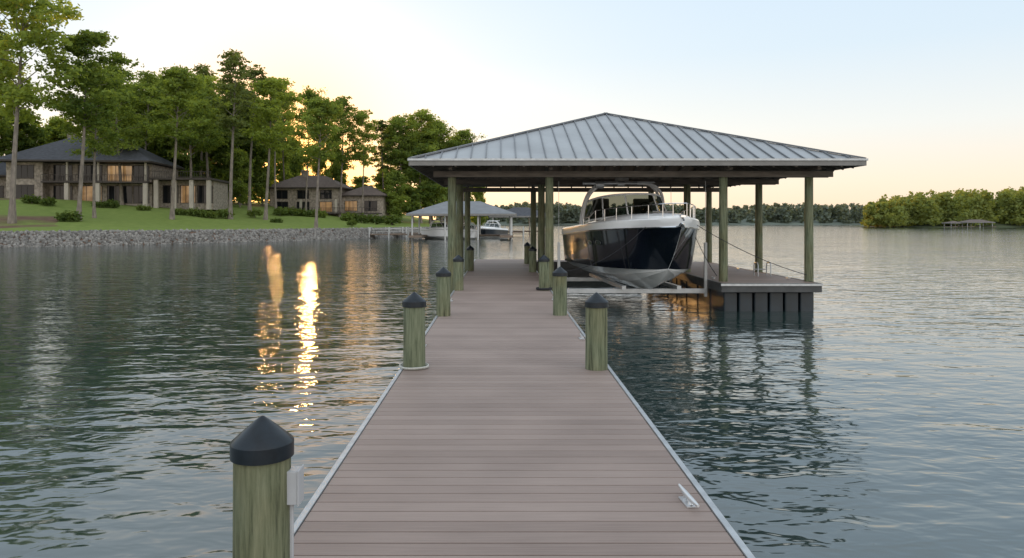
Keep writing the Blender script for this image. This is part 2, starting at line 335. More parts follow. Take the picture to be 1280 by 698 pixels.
# ------------------------------------------------------------ trees
def make_tree(h,cs,cr_,seed,nb=26,ls=.42,per=58,mat='leaf',tr=.3,lab='',flat=.6):
    rnd=random.Random(seed)
    e=thing('tree',lab,'tree',group='trees on the wooded shore')
    t=B()
    pts=[];rs=[];k=10; ph=rnd.uniform(0,6)
    for i in range(k+1):
        f=i/k; pts.append((.5*math.sin(f*3+ph)-.5*math.sin(ph),.5*math.cos(f*2.5+ph)-.5*math.cos(ph),h*.97*f)); rs.append(max(.04,tr*(1-f)**.8*(1+.5*max(0,.06-f)/.06)))
    t.tube(pts,rs,8)
    def tp(f):
        x=f*k; i=min(k-1,int(x)); a=Vector(pts[i]);b_=Vector(pts[i+1]); return a.lerp(b_,x-i)
    C=[]
    for i in range(nb):
        f=cs+(1-cs)*((i+rnd.random()*.8)/nb)*.97; g=(f-cs)/(1-cs)
        prof=(math.sin(math.pi*min(1,(g*.85+.17)))**.7); L=cr_*prof*rnd.uniform(.5,1.2)
        az=i*2.4+rnd.uniform(-.5,.5); elv=rnd.uniform(.15,.75)+.4*g
        p0=tp(f); d=Vector((math.cos(az)*math.cos(elv),math.sin(az)*math.cos(elv),math.sin(elv)))
        br=[p0]; p=p0.copy()
        for s_ in range(4):
            d=(d+Vector((rnd.uniform(-.2,.2),rnd.uniform(-.2,.2),rnd.uniform(-.22,.12)))).normalized(); p=p+d*L/4; br.append(p.copy())
        r0=max(.035,tr*.42*(1-f*.7)); t.tube(br,[r0,r0*.75,r0*.5,r0*.35,r0*.15],5)
        tips=[br[2],br[3],br[4]]
        for j in range(5):
            s0=br[rnd.choice((2,3,3,4))]; e0=s0+Vector((rnd.uniform(-1.7,1.7),rnd.uniform(-1.7,1.7),rnd.uniform(-.5,1.1)))*cr_/5
            t.tube([s0,e0],[r0*.25,r0*.1],4); tips.append(e0)
        for j,c in enumerate(tips):
            if j==0 and rnd.random()<.5: continue
            r=rnd.uniform(.6,1.4)*cr_/4.6
            C.append(ellip(int(per*.62*rnd.uniform(.4,1.4)*r),c,(r*1.25,r*1.25,r*flat),1.0))
    C.append(ellip(per,pts[-1],(1.1,1.1,1.0)))
    t.obj('trunk',M['bark'],e,smooth=True)
    quads('crown',leaves(np.concatenate(C),ls),M[mat],e)
    return e
TL='tall slender hardwood with bare lower trunk and airy green crown'
proto={}
for k in range(6): proto['a%d'%k]=make_tree(26,[.42,.5,.36,.45,.52,.40][k],[5.4,4.8,5.8,5.2,4.6,5.6][k],k+1,nb=27+k,ls=.25,per=80,lab=TL)
for k in range(3): proto['p%d'%k]=make_tree(27,.5,3.8,20+k,nb=24,ls=.24,per=70,mat='leafp',lab='tall dark pine with bare trunk and sparse crown',flat=.42)
for k in range(4): proto['d%d'%k]=make_tree(16,.12,4.6,40+k,nb=36,ls=.33,per=84,tr=.24,lab='dense leafy green tree at the edge of the wood',flat=.75)
used=set()
def put(kind,px,topy,d,rot=None,wide=1.0):
    X=PX(px,d); z=gz(X,d)-.15; ht=PZ(topy,d)-z; h0={'a':26,'p':27,'d':16}[kind[0]]; s=ht/h0
    sw=max(.6,(s*.6+.4))*wide
    r=random.uniform(0,6.28) if rot is None else rot
    if kind not in used:
        used.add(kind); e=proto[kind]; e.location=(X,d,z); e.rotation_euler=(0,0,r); e.scale=(sw,sw,s)
    else: copything(proto[kind],(X,d,z),r,(sw,sw,s))
for a_ in [('a0',15,-38,82,None,1.05),('a1',98,40,88),('a3',118,92,93,None,.8),('a2',152,80,112),('a4',215,84,100),('a5',238,98,118),('p0',288,62,108),('p1',312,82,120),('a1',332,98,114),
           ('a0',182,92,124),('a3',262,96,126),('a4',395,122,103,None,.9),('a2',382,112,134,None,.7),('a0',425,124,140,None,.8),('a1',452,140,140,None,.7),('p2',480,150,150),('a4',500,146,150),('a3',526,138,152),('a2',552,150,158),('a5',578,163,160,None,.8),
           ('p1',-25,20,95),('a2',-10,40,110),('p0',250,80,130),('a5',356,110,150,None,.7),('a3',206,100,138),('a0',300,104,136),('a1',136,104,128),('a2',488,160,160,None,.7),('a4',540,158,165),('a0',565,172,166,None,.8),('p1',412,128,155,None,.9),('p2',345,100,128,None,.8),
           ('d0',-20,130,118),('d1',30,140,124),('d2',70,150,130),('d3',128,128,128),('d0',160,112,132),('d1',190,118,134),('d2',222,122,136),('d3',256,118,134),('d1',285,128,138),('d0',312,136,140),('d2',328,150,142,None,.6),('d2',240,130,144),('d0',175,126,144),('d3',300,140,146),
           ('d3',352,172,156,None,.6),('d1',364,176,166,None,.6),('d0',362,180,175,None,.6),('d2',372,184,180,None,.6),('d3',400,190,150,None,.6),('d1',425,190,152,None,.6),('d2',516,178,152),('d0',538,172,156),('d3',560,182,160),('d1',580,200,164,None,.8),('d2',300,190,128,None,.7),('d0',382,222,150,None,.8),('d0',495,215,146,None,.8),('d3',598,225,168,None,.5),('d1',455,222,150,None,.8),('d2',478,212,158,None,.7)]:  # first four narrow trees added to block the sun lamp's streak on the water
    put(*a_)
for k_,e in proto.items():
    if k_ not in used:
        for c in list(e.children): bpy.data.objects.remove(c)
        bpy.data.objects.remove(e)
# undergrowth
C=[]
for i in range(420):
    u=random.uniform(su[1],su[-4]); t=random.uniform(52,75) if u<75 else random.uniform(26,60); v=v0(u)+t; X=u*q-v*q; Y=u*q+v*q
    r=random.uniform(1.3,2.8); C.append(ellip(55,(X,Y,H(t)+r*.6+random.uniform(0,2.2)),(r*1.2,r*1.2,r)))
o=quads('undergrowth',leaves(np.concatenate(C),.6),M['shrub']); o['kind']='stuff'; o['label']='dark green undergrowth beneath the shore trees'; o['category']='undergrowth'
# shrubs
sp0=None
def shrub(px,d,r,mat='shrub'):
    global sp0
    X=PX(px,d); z=gz(X,d)
    if sp0 is None:
        sp0=thing('shrub','rounded green garden shrub on the lawn edge','shrub',group='garden shrubs by the houses')
        C=np.concatenate([ellip(260,(0,0,.55),(1,1,.62)),ellip(140,(.5,.3,.6),(.7,.7,.5)),ellip(120,(-.5,-.2,.5),(.6,.6,.5))])
        quads('foliage',leaves(C,.16),M['shrub'],sp0)
        t=B(); t.tube([(0,0,-.1),(0,0,.4)],.06); t.tube([(0,0,.2),(.4,.2,.6)],.03);t.tube([(0,0,.2),(-.4,-.1,.6)],.03); t.obj('stem',M['bark'],sp0)
        sp0.location=(X,d,z); sp0.scale=(r,r,r)
    else: copything(sp0,(X,d,z),random.uniform(0,6),(r,r,r*random.uniform(.85,1.1)))
for px,d,r in [(85,86,1.3),(60,101,1.1),(40,101,1.1),(125,105,1.0),(140,106,1.1),(180,106,1.0),(225,105,1),(245,106,1.1),(262,106,1.2),(282,108,1.2),(318,116,1.2),
               (350,124,1.4),(365,126,1.6),(380,127,1.4),(398,128,1.5),(435,130,1.6),(452,131,1.5),(470,133,1.8),(490,136,2),(345,108,.9),(440,118,.9)]: shrub(px,d,r)
# ------------------------------------------------------------ houses
def window(par,x,z,w_,h_,y,nx=2,lit=False):
    b=B(); t=.09
    b.box(x-w_/2,x+w_/2,y-.02,y+.03,z,z+h_,1)
    b.box(x-w_/2-t,x-w_/2,y-.07,y+.03,z-t,z+h_+t,0); b.box(x+w_/2,x+w_/2+t,y-.07,y+.03,z-t,z+h_+t,0)
    b.box(x-w_/2,x+w_/2,y-.07,y+.03,z-t,z,0); b.box(x-w_/2,x+w_/2,y-.07,y+.03,z+h_,z+h_+t,0)
    for i in range(1,nx): xx=x-w_/2+w_*i/nx; b.box(xx-.035,xx+.035,y-.055,y-.02,z,z+h_,0)
    return b.obj('window',[M['darkwood'],M['lit'] if lit else M['glass']],par)
def hip(par,x0,x1,y0,y1,z,h,mat,ov=.9,name='roof'):
    x0-=ov;x1+=ov;y0-=ov;y1+=ov; cy=(y0+y1)/2; r=(y1-y0)/2*.95
    if (x1-x0)<(y1-y0): r=(x1-x0)/2-.05
    A=(x0+r,cy,z+h);C=(x1-r,cy,z+h)
    b=B(); vs=[(x0,y0,z),(x1,y0,z),(x1,y1,z),(x0,y1,z),A,C,(x0,y0,z-.25),(x1,y0,z-.25),(x1,y1,z-.25),(x0,y1,z-.25)]
    b.add(vs,[(0,1,5,4),(1,2,5),(2,3,4,5),(3,0,4)],0); b.add(vs,[(0,6,7,1),(1,7,8,2),(2,8,9,3),(3,9,6,0),(6,9,8,7)],1)
    return b.obj(name,[mat,M['darkwood']],par)
def railing(par,x0,x1,y,z,h=1.0):
    b=B(); b.box(x0,x1,y-.04,y+.04,z+h-.07,z+h); b.box(x0,x1,y-.03,y+.03,z+.1,z+.15)
    n=int((x1-x0)/.35)
    for i in range(n+1): xx=x0+(x1-x0)*i/n; b.box(xx-.02,xx+.02,y-.02,y+.02,z,z+h-.07)
    b.obj('railing',M['darkwood'],par)
d=112;X=PX(106,d)
h1=thing('lake_house','large two-storey stone lake house with dark hip roof and balcony','house',(X,d,gz(X,d)-.3),math.radians(6))
b=B(); b.box(-10.5,10,0,12,-1,6.1); b.box(10,18.9,1.5,10,-1,3.6); b.box(-17,-10.5,2,12,-1,4); b.box(-10.4,-5.2,-2.0,-.01,-1,6.1); b.obj('wall',M['wallstone'],h1)
hip(h1,-10.7,10,-2.6,12,6.4,4.4,M['shingle']); hip(h1,-17,-10.8,1,12,4.3,3.0,M['shingle'],.7)
b=B(); b.box(-5.1,10.1,-2.8,-.01,3.0,3.25); b.obj('balcony',M['darkwood'],h1); railing(h1,-5.1,10.1,-2.75,3.25)
b=B(); b.box(10.15,19.4,-1.5,10.3,3.62,3.95); b.obj('terrace',M['darkwood'],h1); railing(h1,10.2,19.3,-1.4,3.95); 
for x in (-1.5,3,9.9): b=B(); b.box(x-.3,x+.3,-2.7,-2.1,-1,2.98); b.box(x-.14,x+.14,-2.5,-2.2,3.26,6.15); b.obj('column',M['stucco'],h1,bevel=.03)
for x in (11,13.7,16.3,18.9): b=B(); b.box(x-.3,x+.3,-1.3,-.7,-1,3.6); b.obj('column',M['stucco'],h1)
window(h1,-7.8,.4,2.6,2.2,-2.0,3); window(h1,-7.8,3.7,2.6,1.9,-2.0,3)
for i,x in enumerate((-3.2,.8,5.2,8.4)): window(h1,x,.0,[2.6,3.4,3.6,2.2][i],2.6,0,3,lit=(i==1)); window(h1,x,3.4,[2.6,3.4,3.6,2.2][i],2.4,0,3,lit=(i==2))
for i,x in enumerate((12.3,15,17.6)): window(h1,x,.1,2.2,2.7,1.5,3,lit=(i==1))
window(h1,-14,.8,2,1.8,2)
b=B(); b.box(-5.4,-4.1,6,7.4,8,11.8); b.box(-5.55,-3.95,5.85,7.55,11.8,12.0); b.obj('chimney',M['wallstone'],h1)
d=142;X=PX(405,d)
h2=thing('lake_house','tan stone lake house with brown roof among trees','house',(X,d,gz(X,d)+.2),math.radians(-4))
b=B(); b.box(-11,3,0,9,-2,4.9); b.box(3,11.5,1.5,9,-2,3.4); b.obj('wall',M['wallstone'],h2)
hip(h2,-11,3,0,9,5.1,2.6,M['shingleb']); hip(h2,3.1,11.5,1.5,9,3.6,2.0,M['shingleb'],.7)
for i,x in enumerate((-8.5,-4.2,0.4)): window(h2,x,.3,2.4,1.9,0,lit=(i==2)); window(h2,x,2.9,2.2,1.6,0)
for x in (5,9): window(h2,x,.5,2.4,1.9,1.5,3,lit=(x==5))
b=B(); b.box(-11.2,11.6,-2.2,-.01,-.2,.05); b.obj('terrace',M['darkwood'],h2); railing(h2,-11.1,11.5,-2.1,.05)
b=B(); b.box(-6,-4.8,4,5.2,6,8.6); b.box(-6.1,-4.7,3.9,5.3,8.6,8.8); b.obj('chimney',M['wallstone'],h2)
for x in (-11,-4,3.0): b=B(); b.box(x-.2,x+.2,-2.1,-1.7,.06,2.7); b.obj('column',M['stucco'],h2)
# ------------------------------------------------------------ far forest
def forest(name,x0,x1,y0,y1,nt_,hmin,hmax,ls,per,mat,hmat,label,prof,hprof,rmin=-9):
    C=[]
    for i in range(nt_):
        X=random.uniform(x0,x1); f=random.random(); Y=y0+(y1-y0)*f
        if X/Y<rmin: continue
        h=random.uniform(hmin,hmax)*prof(X); base=f*hmax*.25*hprof(X)
        r=h*.26; 
        for j in range(4):
            C.append(ellip(per//4,(X+random.uniform(-r,r)*.6,Y+random.uniform(-r,r)*.6,base+h*(.22+.22*j)),(r*(1.1-.17*j),r*(1.1-.17*j),h*.18)))
    o=quads(name,leaves(np.concatenate(C),ls,.8),M[mat]); o['kind']='stuff'; o['label']=label; o['category']='forest'
    b=B(); n=80; vs=[]
    for i in range(n+1):
        X=x0+(x1-x0)*i/n; g=hprof(X); vs+=[(X,y0-3,-.5),(X,y0,.9*g),(X,y0+(y1-y0)*.5,hmin*.5*g),(X,y1,hmax*.6*g),(X,y1+60,-.5)]
    b.add(vs,[(i*5+j,(i+1)*5+j,(i+1)*5+j+1,i*5+j+1) for i in range(n) for j in range(4)]); o=b.obj('hill',hmat,smooth=True); o['kind']='structure'
forest('forest',178,480,345,400,430,13,18,.75,340,'leafmid',M['hill'],'sunlit green forest along the lake shore',lambda x:min(1,max(.6,.6+(x-176)/110)),lambda x:max(0,min(1,(x-205)/70)),.512)
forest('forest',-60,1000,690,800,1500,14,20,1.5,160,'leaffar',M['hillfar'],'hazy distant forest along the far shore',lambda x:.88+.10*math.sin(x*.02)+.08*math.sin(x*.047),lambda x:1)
# ------------------------------------------------------------ main dock
XL,XR,Y0,Y1=-1.15,1.28,.6,33
dock=thing('dock','long walkway of brown composite boards with metal edge trim','dock',(0,0,DK))
b=B(); y=Y0
while y<Y1:
    b.box(XL+.035,XR-.035,y,y+PW-.009,-.03,0); y+=PW
b.obj('decking',M['deck'],dock,bevel=.003)
for x0,x1 in ((XL-.01,XL+.03),(XR-.03,XR+.01)):
    b=B(); b.box(x0,x1,Y0,Y1,-.05,.008); b.obj('edge_trim',M['trim'],dock,bevel=.004)
b=B(); b.box(XL,XL+.06,Y0,Y1,-.3,-.052); b.box(XR-.06,XR,Y0,Y1,-.3,-.052)
yy=Y0
while yy<Y1: b.box(XL+.065,XR-.065,yy,yy+.06,-.25,-.035); yy+=.6
b.obj('frame',M['frame'],dock)
b=B(); yy=Y0+.3
while yy<Y1-2: b.box(XL+.12,XR-.12,yy,yy+2.2,-1.0,-.31); yy+=2.8
b.obj('float',M['float'],dock,bevel=.04)
M['cleat']=simple('cleat_metal',(.6,.61,.62),.3,metal=.6,var=.08)
def cleat(par,x,y,z,rot=0):
    b=B(); 
    b.box(-.035,.035,-.08,.08,0,.008)
    b.tube([(0,-.045,.006),(0,-.038,.034)],[.020,.015],10); b.tube([(0,.045,.006),(0,.038,.034)],[.020,.015],10)
    b.tube([(0,-.17,.046),(0,-.12,.042),(0,-.05,.038),(0,.05,.038),(0,.12,.042),(0,.17,.046)],[.008,.013,.017,.017,.013,.008],10)
    o=b.obj('cleat',M['cleat'],par,smooth=True); o.location=(x,y,z); o.rotation_euler=(0,0,rot)
cleat(dock,1.14,4.36,.002,.08)
cleat(dock,1.19,10.5,.002); cleat(dock,-1.05,9.9,.002); cleat(dock,1.17,15.8,.002); cleat(dock,-1.05,15.5,.002)
# mooring posts
mp0=None
def mpost(x,y,h=.88,label=None):
    global mp0
    if mp0 is None:
        mp0=thing('mooring_post','round green treated timber mooring post with black cone cap','mooring post',(x,y,DK),0,'mooring posts along the dock')
        b=B(); b.lathe([(.124,-1.6),(.121,-.2),(.118,.3),(.116,.77)],32); b.obj('shaft',M['post'],mp0,smooth=True)
        b=B(); b.lathe([(.122,.715),(.129,.718),(.129,.778),(.126,.784),(.085,.820),(.045,.855),(.006,.886)],64); b.obj('cap',M['cap'],mp0,smooth=True,angle=25)
        e=mp0
    else: e=copything(mp0,(x,y,DK),random.uniform(0,6),(1.08,1.08,h/.88))
    if label: e['label']=label
    return e
p1=mpost(-1.0,3.03)
p2=mpost(-1.0,8.4,label='timber mooring post with rope coiled around its base')
for x,y in ((-1.03,13.1),(-1.04,18.0),(1.12,8.36),(1.10,13.2),(1.10,18.0),(-1.04,25.2),(1.12,24.6),(1.12,29.5)): mpost(x,y)
p1['label']='timber mooring post with black cap and grey outlet box'
b=B(); b.box(.10,.155,-.03,.045,.52,.66); b.box(.155,.162,-.036,.051,.515,.665); b.box(.112,.13,-.005,.012,.2,.52); b.obj('outlet_box',M['box'],p1,bevel=.006)
def ring(cx,cy,z,r,turns=3,th=.011,mat='ropew',label='white rope coiled around a mooring post'):
    e=thing('mooring_rope',label,'rope',(cx,cy,z),group='mooring ropes'); b=B()
    pts=[((r+a*.0006)*math.cos(a*.3)*(1+.05*math.sin(a*.7)),(r+a*.0006)*math.sin(a*.3)*(1+.05*math.cos(a*.9)),th+a*.3/(2*math.pi)*th*1.2) for a in range(int(turns*21))]
    b.tube(pts,th,6); b.obj('rope',M[mat],e,smooth=True)
ring(-1.0,8.4,DK,.145,2.6,.009); ring(1.10,18.0,DK,.17,3,.014,'rope','dark rope coiled at foot of a mooring post')
def rope(p,q_,sag,label,mat='rope',th=.013,n=16):
    e=thing('mooring_rope',label,'rope',p,group='mooring ropes'); b=B(); P=Vector(p);Q=Vector(q_)
    b.tube([(Q-P)*(i/n)+Vector((0,0,-sag*4*(i/n)*(1-i/n))) for i in range(n+1)],th,6); b.obj('rope',M[mat],e,smooth=True)
# ------------------------------------------------------------ boathouse
BH=thing('boathouse','open boathouse with grey standing-seam metal hip roof','boathouse',(0,0,0))
rx0,rx1,ry0,ry1=-2.47,10.0,19.7,31.7; ze=4.22; ap=(3.77,25.7,6.36)
b=B(); cs=[(rx0,ry0,ze),(rx1,ry0,ze),(rx1,ry1,ze),(rx0,ry1,ze)]
b.add(cs+[ap],[(0,1,4),(1,2,4),(2,3,4),(3,0,4)]); b.obj('roof',M['roofmetal'],BH)
b=B(); A=Vector(ap)
for i in range(4):
    p=Vector(cs[i]);r_=Vector(cs[(i+1)%4]); L=(r_-p).length; n=int(L/.415); mid=(p+r_)/2
    up=(A-mid); nrm=(r_-p).cross(up).normalized()
    for k in range(1,n):
        f=k/n; base=p.lerp(r_,f); t=min(f,1-f)*2
        b.beam(base+nrm*.018,base+up*t+nrm*.018,.03,.045)
for c in cs: 
    pc=Vector(c); b.beam(pc+Vector((0,0,.03)),A+Vector((0,0,.03)),.13,.05)
b.obj('roof_seam',M['seam'],BH)
M['fascia']=simple('fascia_grey',(.21,.20,.185),.6,var=.15)
b=B()
b.box(rx0,rx1,ry0-.03,ry0,ze-.17,ze+.01); b.box(rx0,rx1,ry1,ry1+.03,ze-.17,ze+.01); b.box(rx0-.03,rx0,ry0,ry1,ze-.17,ze+.01); b.box(rx1,rx1+.03,ry0,ry1,ze-.17,ze+.01)
b.obj('fascia',M['fascia'],BH)
b=B(); b.box(rx0-.05,rx1+.05,ry0-.06,ry0-.031,ze-.035,ze+.02); b.box(rx0-.06,rx0-.031,ry0-.03,ry1,ze-.035,ze+.02); b.box(rx1+.031,rx1+.06,ry0-.03,ry1,ze-.035,ze+.02); b.obj('drip_edge',M['trim'],BH)
b=B(); k=.06
cs2=[(rx0+.01,ry0+.01,ze-k),(rx1-.01,ry0+.01,ze-k),(rx1-.01,ry1-.01,ze-k),(rx0+.01,ry1-.01,ze-k)]
b.add(cs2+[(ap[0],ap[1],ap[2]-k)],[(1,0,4),(2,1,4),(3,2,4),(0,3,4)]); b.obj('ceiling',M['woodlight'],BH)
b=B()
for i in range(4):
    p=Vector(cs2[i]);r_=Vector(cs2[(i+1)%4]); mid=(p+r_)/2; up=Vector((ap[0],ap[1],ap[2]-k))-mid; n=20
    for kk in range(1,n):
        f=kk/n; base=p.lerp(r_,f); t=min(f,1-f)*2; b.beam(base+Vector((0,0,-.08)),base+up*t+Vector((0,0,-.08)),.05,.14)
b.obj('rafter',M['wood'],BH)
PYs=[20.7,24.7,30.6]; PXs=[-1.38,1.42,6.42,8.88]
for yb in PYs:
    for dy in (-.18,.12):
        b=B(); b.box(-1.9,9.5,yb+dy,yb+dy+.06,3.79,3.96); b.obj('beam',M['wood'],BH)
for xb in PXs:
    b=B(); b.box(xb-.05,xb+.05,20.0,31.3,3.965,4.09); b.obj('beam',M['wood'],BH)
for yb in PYs:
    for xb in PXs:
        b=B(); b.lathe([(.13,-1),(.125,1),(.115,3.96)],20,(xb,yb)); b.obj('post',M['post'],BH,smooth=True)
LF=thing('boat_lift','galvanised cradle boat lift hanging beneath the boathouse roof','boat lift',(0,0,0))
b=B(); b.tube([(2.6,22.6,3.72),(4.3,22.6,3.72)],.05,10); b.tube([(3.0,22.6,3.68),(3.25,22.6,3.68)],.12,14); b.tube([(3.7,22.6,3.7),(3.9,22.6,3.7)],.1,14); b.obj('motor',M['lift'],LF,smooth=True)
for yb in (21.3,25.6):
    b=B(); b.box(1.75,6.1,yb-.06,yb+.06,.40,.54); b.obj('cradle_beam',M['lift'],LF,bevel=.01)
for xb in (3.5,5.1):
    b=B(); b.beam((xb+.1,20.9,.60),(xb-.2,26.2,.60),.12,.1); b.obj('bunk',M['lift'],LF)
for xb in (1.74,6.08):
    for yb in (21.3,25.6):
        b=B(); b.box(xb-.04,xb+.04,yb-.04,yb+.04,.3,1.9); b.tube([(xb,yb,1.9),(xb,yb,3.72)],.008,6); b.obj('lift_post',M['whitep'],LF,bevel=.01)
# side dock
SD=thing('floating_dock','floating boat slip platform with dark float sides','dock',(0,0,DK))
b=B(); y=20.0
while y<31: b.box(6.2,8.82,y,y+PW-.009,-.03,0); y+=PW
b.obj('decking',M['deck'],SD,bevel=.003)
b=B(); b.box(6.12,8.9,19.9,19.99,-.24,.01); b.box(6.12,6.19,20,31,-.24,.01); b.box(8.83,8.9,20,31,-.24,.01); b.obj('frame',M['frame'],SD,bevel=.005)
b=B()
for i in range(6):
    for j in range(8): b.box(6.28+i*.43,6.66+i*.43,20.2+j*1.36,21.44+j*1.36,-.92,-.25)
b.obj('float',M['float'],SD,bevel=.04)
b=B(); b.box(6.1,8.92,19.86,19.895,-.06,-.0); b.obj('edge_trim',M['trim'],SD)
cleat(SD,6.4,21.6,.002); cleat(SD,8.6,21.5,.002); cleat(SD,8.6,26,.002)
lad=thing('dock_ladder','grey metal ladder hoop on the floating platform','ladder',(8.3,22.6,DK))
for x in (-.2,.2):
    b=B(); b.tube([(x,0,0),(x,0,.34),(x,.05,.42),(x,.3,.42),(x,.36,.34),(x,.36,0)],.018,8); b.obj('handrail',M['lift'],lad,smooth=True)
b=B(); b.tube([(-.2,.36,.2),(.2,.36,.2)],.015,8); b.obj('rung',M['lift'],lad)
wk=thing('walkway','cross walkway of brown boards behind the boat slip','dock',(0,0,DK))
b=B(); x=1.35
while x<6.0: b.box(x,x+PW-.009,31.0,32.6,-.03,0); x+=PW
b.obj('decking',M['deck'],wk); b=B(); b.box(1.33,6.1,30.93,30.99,-.28,.01); b.box(1.33,6.1,31,32.5,-.9,-.25); b.obj('frame',M['frame'],wk)
# ------------------------------------------------------------ boat
def clearmat():
    m,nt,b=newmat('windshield_tint'); out=nt.nodes['Material Output']
    tr=N(nt,'ShaderNodeBsdfTransparent'); tr.inputs[0].default_value=(.16,.20,.20,1); gl=N(nt,'ShaderNodeBsdfGlossy'); gl.inputs['Roughness'].default_value=.03
    fr=N(nt,'ShaderNodeFresnel'); fr.inputs[0].default_value=1.6; ms=N(nt,'ShaderNodeMixShader'); nt.links.new(fr.outputs[0],ms.inputs[0]); nt.links.new(tr.outputs[0],ms.inputs[1]); nt.links.new(gl.outputs[0],ms.inputs[2]); nt.links.new(ms.outputs[0],out.inputs[0]); return m
M['tintclear']=clearmat()
def make_boat(name,label,L=8.7,hb=1.6,side='navy',loc=(0,0,0),rot=0,scale=1,group=None,detail=True):
    e=thing(name,label,'boat',loc,rot,group,scale)
    def sec(u):
        bb=hb*math.sin(math.pi/2*min(1,u/.45))**.76 if u>0 else 0
        if u>.5: bb*=1-.08*(u-.5)/.5
        kz=1.95*(max(0,1-u/.46))**3.0
        sz=2.14-.34*u
        pz=.60+.16*(1-u)
        cz=max(kz+.012,pz)
        g=max(0,min(1,(cz-kz-.012)/.62))
        c=hb*.86*min(g**.85, math.sin(math.pi/2*min(1,u/.48))**1.0 if u>0 else 0)
        c=min(c,bb*.92)
        cz=min(cz,sz-.1)
        return bb,c,kz,sz,cz
    def wd(u,z):
        bb,c,kz,sz,cz=sec(u); h=max(0,min(1,(z-cz)/max(.01,sz-cz))); return c+(bb-c)*h**.95
    NS=44; U=[(i/NS)**1.5 for i in range(NS+1)]
    def strip(rows,mat,nm,smooth=True):
        b=B()
        for sgn in (1,-1):
            k=len(rows(0.5)); vs=[]
            for u in U:
                for (x,z) in rows(u): vs.append((sgn*x,(u-.5)*L,z))
            fs=[]
            for i in range(NS):
                for j in range(k-1):
                    f=(i*k+j,(i+1)*k+j,(i+1)*k+j+1,i*k+j+1); fs.append(f if sgn<0 else f[::-1])
            b.add(vs,fs)
        return b.obj(nm,mat,e,smooth=smooth,angle=35)
    def rb(u):
        bb,c,kz,sz,cz=sec(u); s=min(1,c*2); return [(0,kz),(c*.45,kz+(cz-kz)*.42),(c*.45+.035*s,kz+(cz-kz)*.40),(c*.76,kz+(cz-kz)*.72),(c*.76+.035*s,kz+(cz-kz)*.70),(c,cz),(c+.05*s,cz+.01)]
    def nz_(u):
        bb,c,kz,sz,cz=sec(u); return max(sz-.22,cz+(sz-cz)*.3)
    def rs_(u):
        bb,c,kz,sz,cz=sec(u); nz=nz_(u); o0=.05*min(1,c*2); r=[(c+o0,cz+.01)]
        for i in range(1,6):
            z=cz+.01+(nz-cz-.01)*i/5; r.append((wd(u,z)+o0*(1-i/5),z))
        return r
    def rt(u):
        bb,c,kz,sz,cz=sec(u); nz=nz_(u); return [(wd(u,nz),nz),(wd(u,nz)+.035*min(1,u*6),nz+.015),(wd(u,(nz+sz)/2)+.03*min(1,u*6),(nz+sz)/2),(bb,sz),(bb*.97,sz+.04),(bb*.90,sz+.055)]
    def rd(u):
        bb,c,kz,sz,cz=sec(u); cr_=.24*math.sin(math.pi*min(1,max(0,u/.9)))**.6 if u>0 else 0
        return [(bb*.90,sz+.055),(bb*.78,sz+.03),(bb*.70,sz+.05+cr_*.45),(bb*.45,sz+.06+cr_*.85),(0,sz+.06+cr_)]
    strip(rb,M['white'],'hull_bottom'); strip(rs_,M[side],'hull_side'); strip(rt,M['white'],'gunwale'); strip(rd,M['white'],'deck')
    b=B(); rr=rb(1)+rs_(1)[1:]+rt(1)[1:]+rd(1)[1:]; pts=[(x,L/2,z) for x,z in rr]+[(-x,L/2,z) for x,z in rr[::-1][1:-1]]; b.add(pts,[tuple(range(len(pts)))]); b.obj('transom',M['white'],e)
    b=B(); pth=[(-(wd(u,nz_(u))+.03),(u-.5)*L,nz_(u)+.01) for u in U[::-1]]+[((wd(u,nz_(u))+.03),(u-.5)*L,nz_(u)+.01) for u in U[1:]]
    b.tube(pth,.022,6); b.obj('rub_rail',M['chrome'],e,smooth=True)
    def wp(a,top):
        x=math.sin(a*math.pi/2); yb=.36+.30*(abs(a)**2.2)
        u=yb; xx=x*hb*.80*(.9 if top else 1); yv=(u-.5)*L+(.55 if top else 0)
        sz=2.12-.32*u; zb=sz+.16+.12*(1-abs(a)); zt=sz+.92-.12*abs(a)**3
        return (xx,yv,zt if top else zb)
    b=B(); n=20; vs=[]
    for i in range(n+1):
        a=-1+2*i/n; vs+=[wp(a,0),wp(a,1)]
    b.add(vs,[(2*i,2*i+2,2*i+3,2*i+1) for i in range(n)]); ws=b.obj('windshield',M['tintclear'],e,smooth=True)
    b=B(); b.tube([wp(-1+2*i/n,1) for i in range(n+1)],.035,6); b.tube([wp(-1+2*i/n,0) for i in range(n+1)],.03,6)
    for a in (-1,-.62,-.25,.25,.62,1): b.tube([wp(a,0),wp(a,1)],.025,6)
    b.obj('windshield_frame',M['white'],e,smooth=True)
    b=B()
    for dy,hh,wx in ((0,3.32,1.24),(.45,3.36,1.22)):
        y0=(.66-.5)*L+dy*.8; pth=[]
        for i in range(31):
            a=-1+2*i/30; th_=a*math.pi/2
            x=wx*hb/1.6*math.copysign(abs(math.sin(th_))**.42,a)*(1+.2*max(0,abs(a)-.5)); z=1.95+(hh-1.95)*(max(0,math.cos(th_))**.42); y=y0-.7*((z-1.95)/(hh-1.95))
            pth.append((x,y,z))
        b.tube(pth,[.05]*31,8)
    b.obj('radar_arch',M['white'],e,smooth=True)
    b=B(); y0=(.66-.5)*L-.6; b.add([(-.95,y0-.15,3.34),(.95,y0-.15,3.34),(1.0,y0+1.3,3.36),(-1.0,y0+1.3,3.36),(-.9,y0-.1,3.40),(.9,y0-.1,3.40),(.95,y0+1.25,3.42),(-.95,y0+1.25,3.42)],[(0,3,2,1),(4,5,6,7),(0,1,5,4),(1,2,6,5),(2,3,7,6),(3,0,4,7)]); b.obj('hardtop',M['white'],e,bevel=.03)
